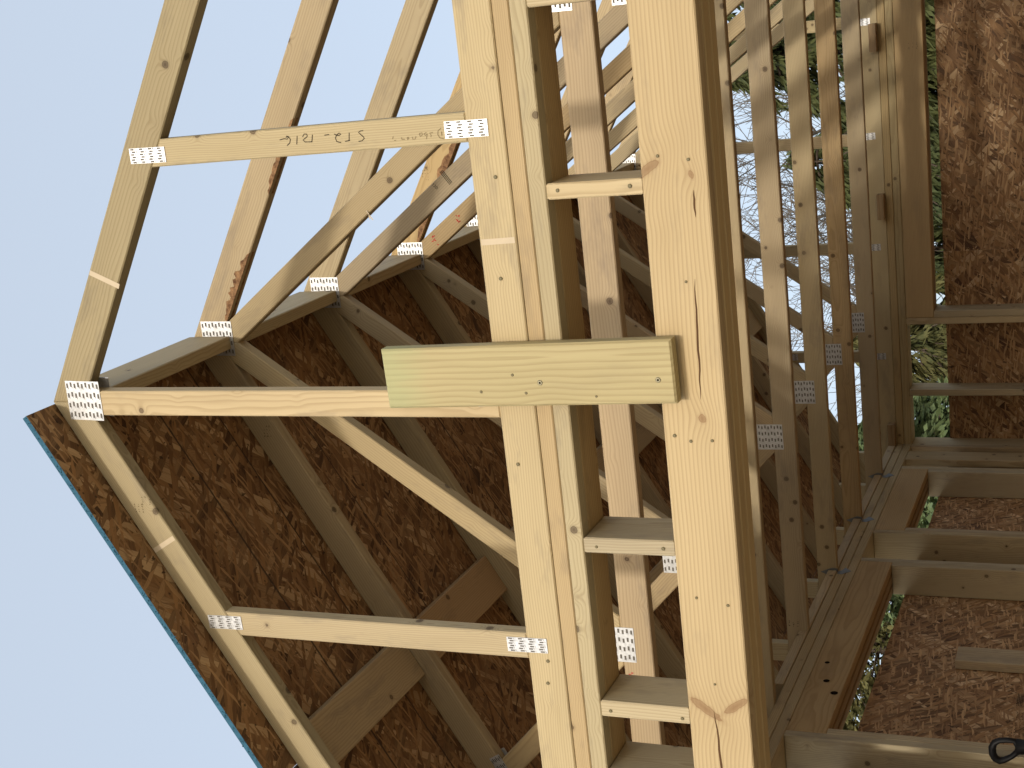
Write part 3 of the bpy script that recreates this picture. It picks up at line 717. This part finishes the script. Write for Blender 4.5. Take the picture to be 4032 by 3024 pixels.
# steel ties where trusses meet the left wall
def tie(y, which):
    t = .0012
    # upper wing on the truss face, lower wing on the plates, folded along the inside corner
    vs_ = [(-.012, -t, -.004), (.012, -t, -.004), (.016, -t, .02), (-.006, -t, .072), (-.024, -t, .03),
           (.0, -t, -.004), (t, .006, -.02), (t, .040, -.03), (t, .006, -.062), (t, -.034, -.028), (t, -.03, -.006), (-.024, -t, .0)]
    fa = [[4, 0, 1, 2, 3], [10, 9, 8, 7, 6, 5]]
    me = mesh('tie', vs_, fa); me.materials.append(M['galv_shade'])
    o = thing('steel_tie', W(XL, y, ZB), f'small bent steel tie fixing the {which} truss to the left wall plate', 'steel tie', 'steel truss ties')
    w = link('wing', me, None, o, Matrix.Translation(W(XL, y, ZB)))
    sm = w.modifiers.new('thick', 'SOLIDIFY'); sm.thickness = .0012
    return o
tie(TY[5], 'sixth'); tie(TY[6], 'seventh'); tie(TY[7], 'eighth')

# board standing against the inside of the left sheathing
lb = board('loose_board', None, M['wood'], (-2.6345, -2.5965), (5.281, 5.408), (FLOOR+.001, .636), (1.08, 1.04, 1.02))
tag(lb, 'pale loose board standing upright inside the left header opening', 'board')

# ------------------------------------------------------------------ shovel with black D grip
def tube(pts, r, n=10, closed=False, flat=1.0):
    P = [Vector(p) for p in pts]; vs_, fa = [], []; m = len(P)
    prev = None
    for i, p in enumerate(P):
        a = P[(i-1) % m] if (closed or i) else P[0]; b = P[(i+1) % m] if (closed or i < m-1) else P[-1]
        d = (b-a).normalized(); rr_ = r[i] if isinstance(r, (list, tuple)) else r
        u = Vector((0, 1, 0)) - d*d.y
        if u.length < .05: u = Vector((1, 0, 0)) - d*d.x
        u.normalize(); w = d.cross(u)
        for k in range(n):
            an = 2*math.pi*k/n; vs_.append(p + u*math.cos(an)*rr_*flat + w*math.sin(an)*rr_)
    last = m if closed else m-1
    for i in range(last):
        j = (i+1) % m
        for k in range(n):
            l = (k+1) % n; fa.append([i*n+k, i*n+l, j*n+l, j*n+k])
    if not closed: fa += [list(reversed(range(n))), [(m-1)*n+k for k in range(n)]]
    return vs_, fa
sh = thing('shovel', W(-2.44, 4.375, FLOOR), 'shovel with black plastic D grip leaning by the near left stud', 'shovel')
ys_ = 4.378
def tomesh(name, vf, mat, smooth=True): return link(name, mesh(name, vf[0], vf[1], smooth), mat, sh, Matrix.Translation((0, 0, H)))
loop = [(-2.443, ys_, .338), (-2.424, ys_, .352), (-2.4235, ys_, .375), (-2.427, ys_, .397), (-2.437, ys_, .413), (-2.455, ys_, .4205), (-2.478, ys_, .4195), (-2.494, ys_, .411), (-2.501, ys_, .398), (-2.496, ys_, .384), (-2.482, ys_, .362), (-2.463, ys_, .343)]
tomesh('d_grip', tube(loop, [.012, .0085, .0085, .009, .0105, .0125, .0125, .0118, .011, .0095, .0085, .010], 12, True, 1.25), M['black'])
rib = tube([(-2.440+.0, ys_-.012, .4205), (-2.49, ys_-.012, .4175)], .003, 6)
for k in range(8):
    x = -2.452-.005*k; tomesh('grip_rib', tube([(x, ys_-.0165, .428-.0006*k), (x, ys_-.0165, .416-.0006*k)], .0011, 5), M['black'])
tomesh('socket', tube([(-2.444, ys_, .345), (-2.443, ys_, .30), (-2.442, ys_, .22)], [.026, .021, .0175], 12), M['black'])
tomesh('shaft', tube([(-2.442, ys_, .23), (-2.436, ys_-.05, -.35), (-2.432, ys_-.09, -.80)], .0155, 12), M['wood'])
# blade: curved scoop
V, Fc = [], []
for i in range(9):
    for j in range(8):
        u = (i/8-.5); wv = j/7; x = -2.432 + u*.26*(1-.25*wv*wv); z = -.78 - .43*wv; yy = ys_-.09 - .05*(1-4*u*u)*(1-.5*wv) - .05*wv
        V.append((x, yy, z))
for i in range(8):
    for j in range(7): a = i*8+j; Fc.append([a, a+8, a+9, a+1])
bl = tomesh('blade', (V, Fc), M['black']); sm = bl.modifiers.new('thick', 'SOLIDIFY'); sm.thickness = .004

# ------------------------------------------------------------------ trees behind
def trunk_mesh(pts, radii, n=7): return tube(pts, radii, n)
def join(parts):
    V, Fc = [], []
    for v_, f_ in parts: k = len(V); V += list(v_); Fc += [[q+k for q in r_] for r_ in f_]
    return V, Fc
def conifer(x, y, h, rad, seed, mat, label, name, hang=False, dense=1.0):
    r = random.Random(seed); nr = np.random.default_rng(seed)
    root = thing(name, (x, y, 0), label, 'tree', 'trees behind the frame')
    pts = [(x, y, h*t) for t in (0, .2, .4, .6, .8, 1.0)]; rad0 = h*.017
    parts = [trunk_mesh(pts, [rad0*(1-.93*t) for t in (0, .2, .4, .6, .8, 1.0)])]
    C, D = [], []
    z = .35
    while z < h*.985:
        k = 1-z/h; L = rad*(k**.62)*1.05+.06
        for q in range(r.randint(5, 8)):
            a = r.uniform(0, 2*math.pi); l = L*r.uniform(.62, 1.15); lift = (.28 if not hang else .1)*l*r.uniform(.3, 1.3); droop = (.45 if not hang else .65)*l
            p = []
            for t in (0, .35, .7, 1.0):
                p.append((x+math.cos(a)*l*t, y+math.sin(a)*l*t, z+lift*t-droop*t*t))
            parts.append(tube(p, [.016*(h/6), .012, .008, .003], 4))
            n = int(max(6, 95*l*dense*(1.2 if hang else 1)))
            t = nr.uniform(.08, 1.0, n)**.75
            base_ = np.array([x, y, z])[None]+np.stack([math.cos(a)*l*t, math.sin(a)*l*t, lift*t-droop*t*t], 1)
            side = nr.normal(0, 1, n)*.20*l*(1.05-t); perp = np.array([-math.sin(a), math.cos(a), 0])
            base_ += perp[None]*side[:, None]; base_[:, 2] += nr.normal(-.03, .05, n) - np.abs(side)*.25
            dr = np.stack([math.cos(a)+nr.normal(0, .5, n), math.sin(a)+nr.normal(0, .5, n), nr.normal(-.25, .35, n) - (1.1 if hang else 0)], 1)
            C.append(base_); D.append(dr)
        z += r.uniform(.13, .22)
    C = np.concatenate(C); D = np.concatenate(D); D /= np.linalg.norm(D, axis=1)[:, None]; n = len(C)
    U = np.cross(D, nr.normal(0, 1, (n, 3))); U /= np.linalg.norm(U, axis=1)[:, None]
    ln = nr.uniform(.06, .16, n)*(1.5 if hang else 1.0); wd_ = nr.uniform(.012, .028, n)*(1.0 if hang else 1.3)
    P0 = C; P1 = C+D*(ln*.45)[:, None]+U*wd_[:, None]; P2 = C+D*ln[:, None]; P3 = C+D*(ln*.45)[:, None]-U*wd_[:, None]
    Vv = np.stack([P0, P1, P2, P3], 1).reshape(-1, 3)
    me = bpy.data.meshes.new('crown'); me.vertices.add(4*n); me.vertices.foreach_set('co', Vv.ravel()); me.loops.add(4*n)
    me.loops.foreach_set('vertex_index', np.arange(4*n, dtype=np.int32)); me.polygons.add(n); me.polygons.foreach_set('loop_start', np.arange(0, 4*n, 4, dtype=np.int32))
    me.update(calc_edges=True); me.validate()
    link('crown', me, mat, root); v_, f_ = join(parts); link('trunk', mesh('trunk', v_, f_), M['bark'], root)
    return root
def bare(x, y, h, seed, label):
    r = random.Random(seed); root = thing('bare_tree', (x, y, 0), label, 'tree', 'trees behind the frame')
    big, small = [], []
    def grow(p, d, l, rad, lvl):
        n = 4; pts = [p]; rs = [rad]; dd = d.copy()
        for i in range(n):
            dd = (dd + Vector((r.uniform(-1, 1), r.uniform(-1, 1), r.uniform(-.5, .8)))*.20).normalized()
            pts.append(pts[-1]+dd*l/n); rs.append(rad*(1-.45*(i+1)/n))
        (big if lvl < 2 else small).append(tube(pts, rs, 6 if lvl < 2 else 4 if lvl < 4 else 3))
        if lvl >= 6 or l < .14: return
        for k in range(3 if lvl < 4 else r.randint(2, 3)):
            i = r.randint(2 if lvl else 2, n); e = Vector((r.uniform(-1, 1), r.uniform(-1, 1), r.uniform(-.35, .75))).normalized()
            grow(pts[i], (dd*.75+e*.9).normalized(), l*r.uniform(.55, .78), max(.006, rs[i]*r.uniform(.55, .72)), lvl+1)
    grow(Vector((x, y, 0)), Vector((0, 0, 1)), h*.42, h*.020, 0)
    grow(Vector((x, y, h*.30)), Vector((.3, 0, 1)).normalized(), h*.33, h*.013, 1)
    v_, f_ = join(big); link('trunk', mesh('trunk', v_, f_), M['bark'], root)
    v_, f_ = join(small); link('crown', mesh('crown', v_, f_), M['twig'], root)
TREES = [
    (.75, 16.5, 7.6, 2.3, 'cedar', True, 'tall dark cedar behind the back wall at the top edge of the picture'),
    (-.75, 17.2, 6.3, 2.0, 'cedar', True, 'dark cedar between the tall cedar and the leafless trees'),
    (-2.1, 17.8, 5.4, 2.0, 'cedar', True, 'dark drooping cedar behind the right half of the long back header'),
    (-3.4, 18.6, 4.75, 2.0, 'cedar', True, 'low dark cedar behind the left end of the long back header'),
    (-4.35, 17.4, 4.7, 2.0, 'golden', True, 'golden brown cedar seen through the opening beside the back header'),
    (-4.75, 14.2, 4.3, 2.0, 'spruce', False, 'bright green spruce seen through the opening in the far corner'),
    (-6.6, 16.0, 6.2, 2.3, 'spruce', False, 'green spruce seen under the far header of the left wall'),
    (-8.0, 16.4, 6.6, 2.2, 'golden', False, 'yellowing spruce seen through the slot under the near left header'),
    (-9.4, 16.2, 5.6, 2.0, 'golden', False, 'sparse yellow green spruce at the near end of the left wall slot'),
    (-10.9, 18.5, 5.4, 1.9, 'cedar', True, 'thin dark cedar farthest left, beyond the near end of the left slot')]
for i, (x, y, h, r_, m_, hg, lab) in enumerate(TREES):
    conifer(x, y, h, r_, 100+i, M[m_], lab, 'cedar_tree' if hg else 'spruce_tree', hg, (2.0, 2.0, 2.0, 1.8, 1.8, 3.0, 2.0, 1.8, .8, .7)[i])
bare(-1.7, 22.5, 8.2, 31, 'leafless tree with fine twigs beside the dark cedars')
bare(-3.4, 21.5, 7.8, 32, 'leafless tree seen between the truss chords in the middle')
bare(-5.0, 23.0, 8.4, 33, 'leafless tree behind the golden brown cedar')
bare(-.2, 24.5, 8.0, 34, 'leafless tree behind the tall cedar')
bare(-6.6, 24.0, 8.4, 35, 'leafless tree behind the green spruce of the left wall')
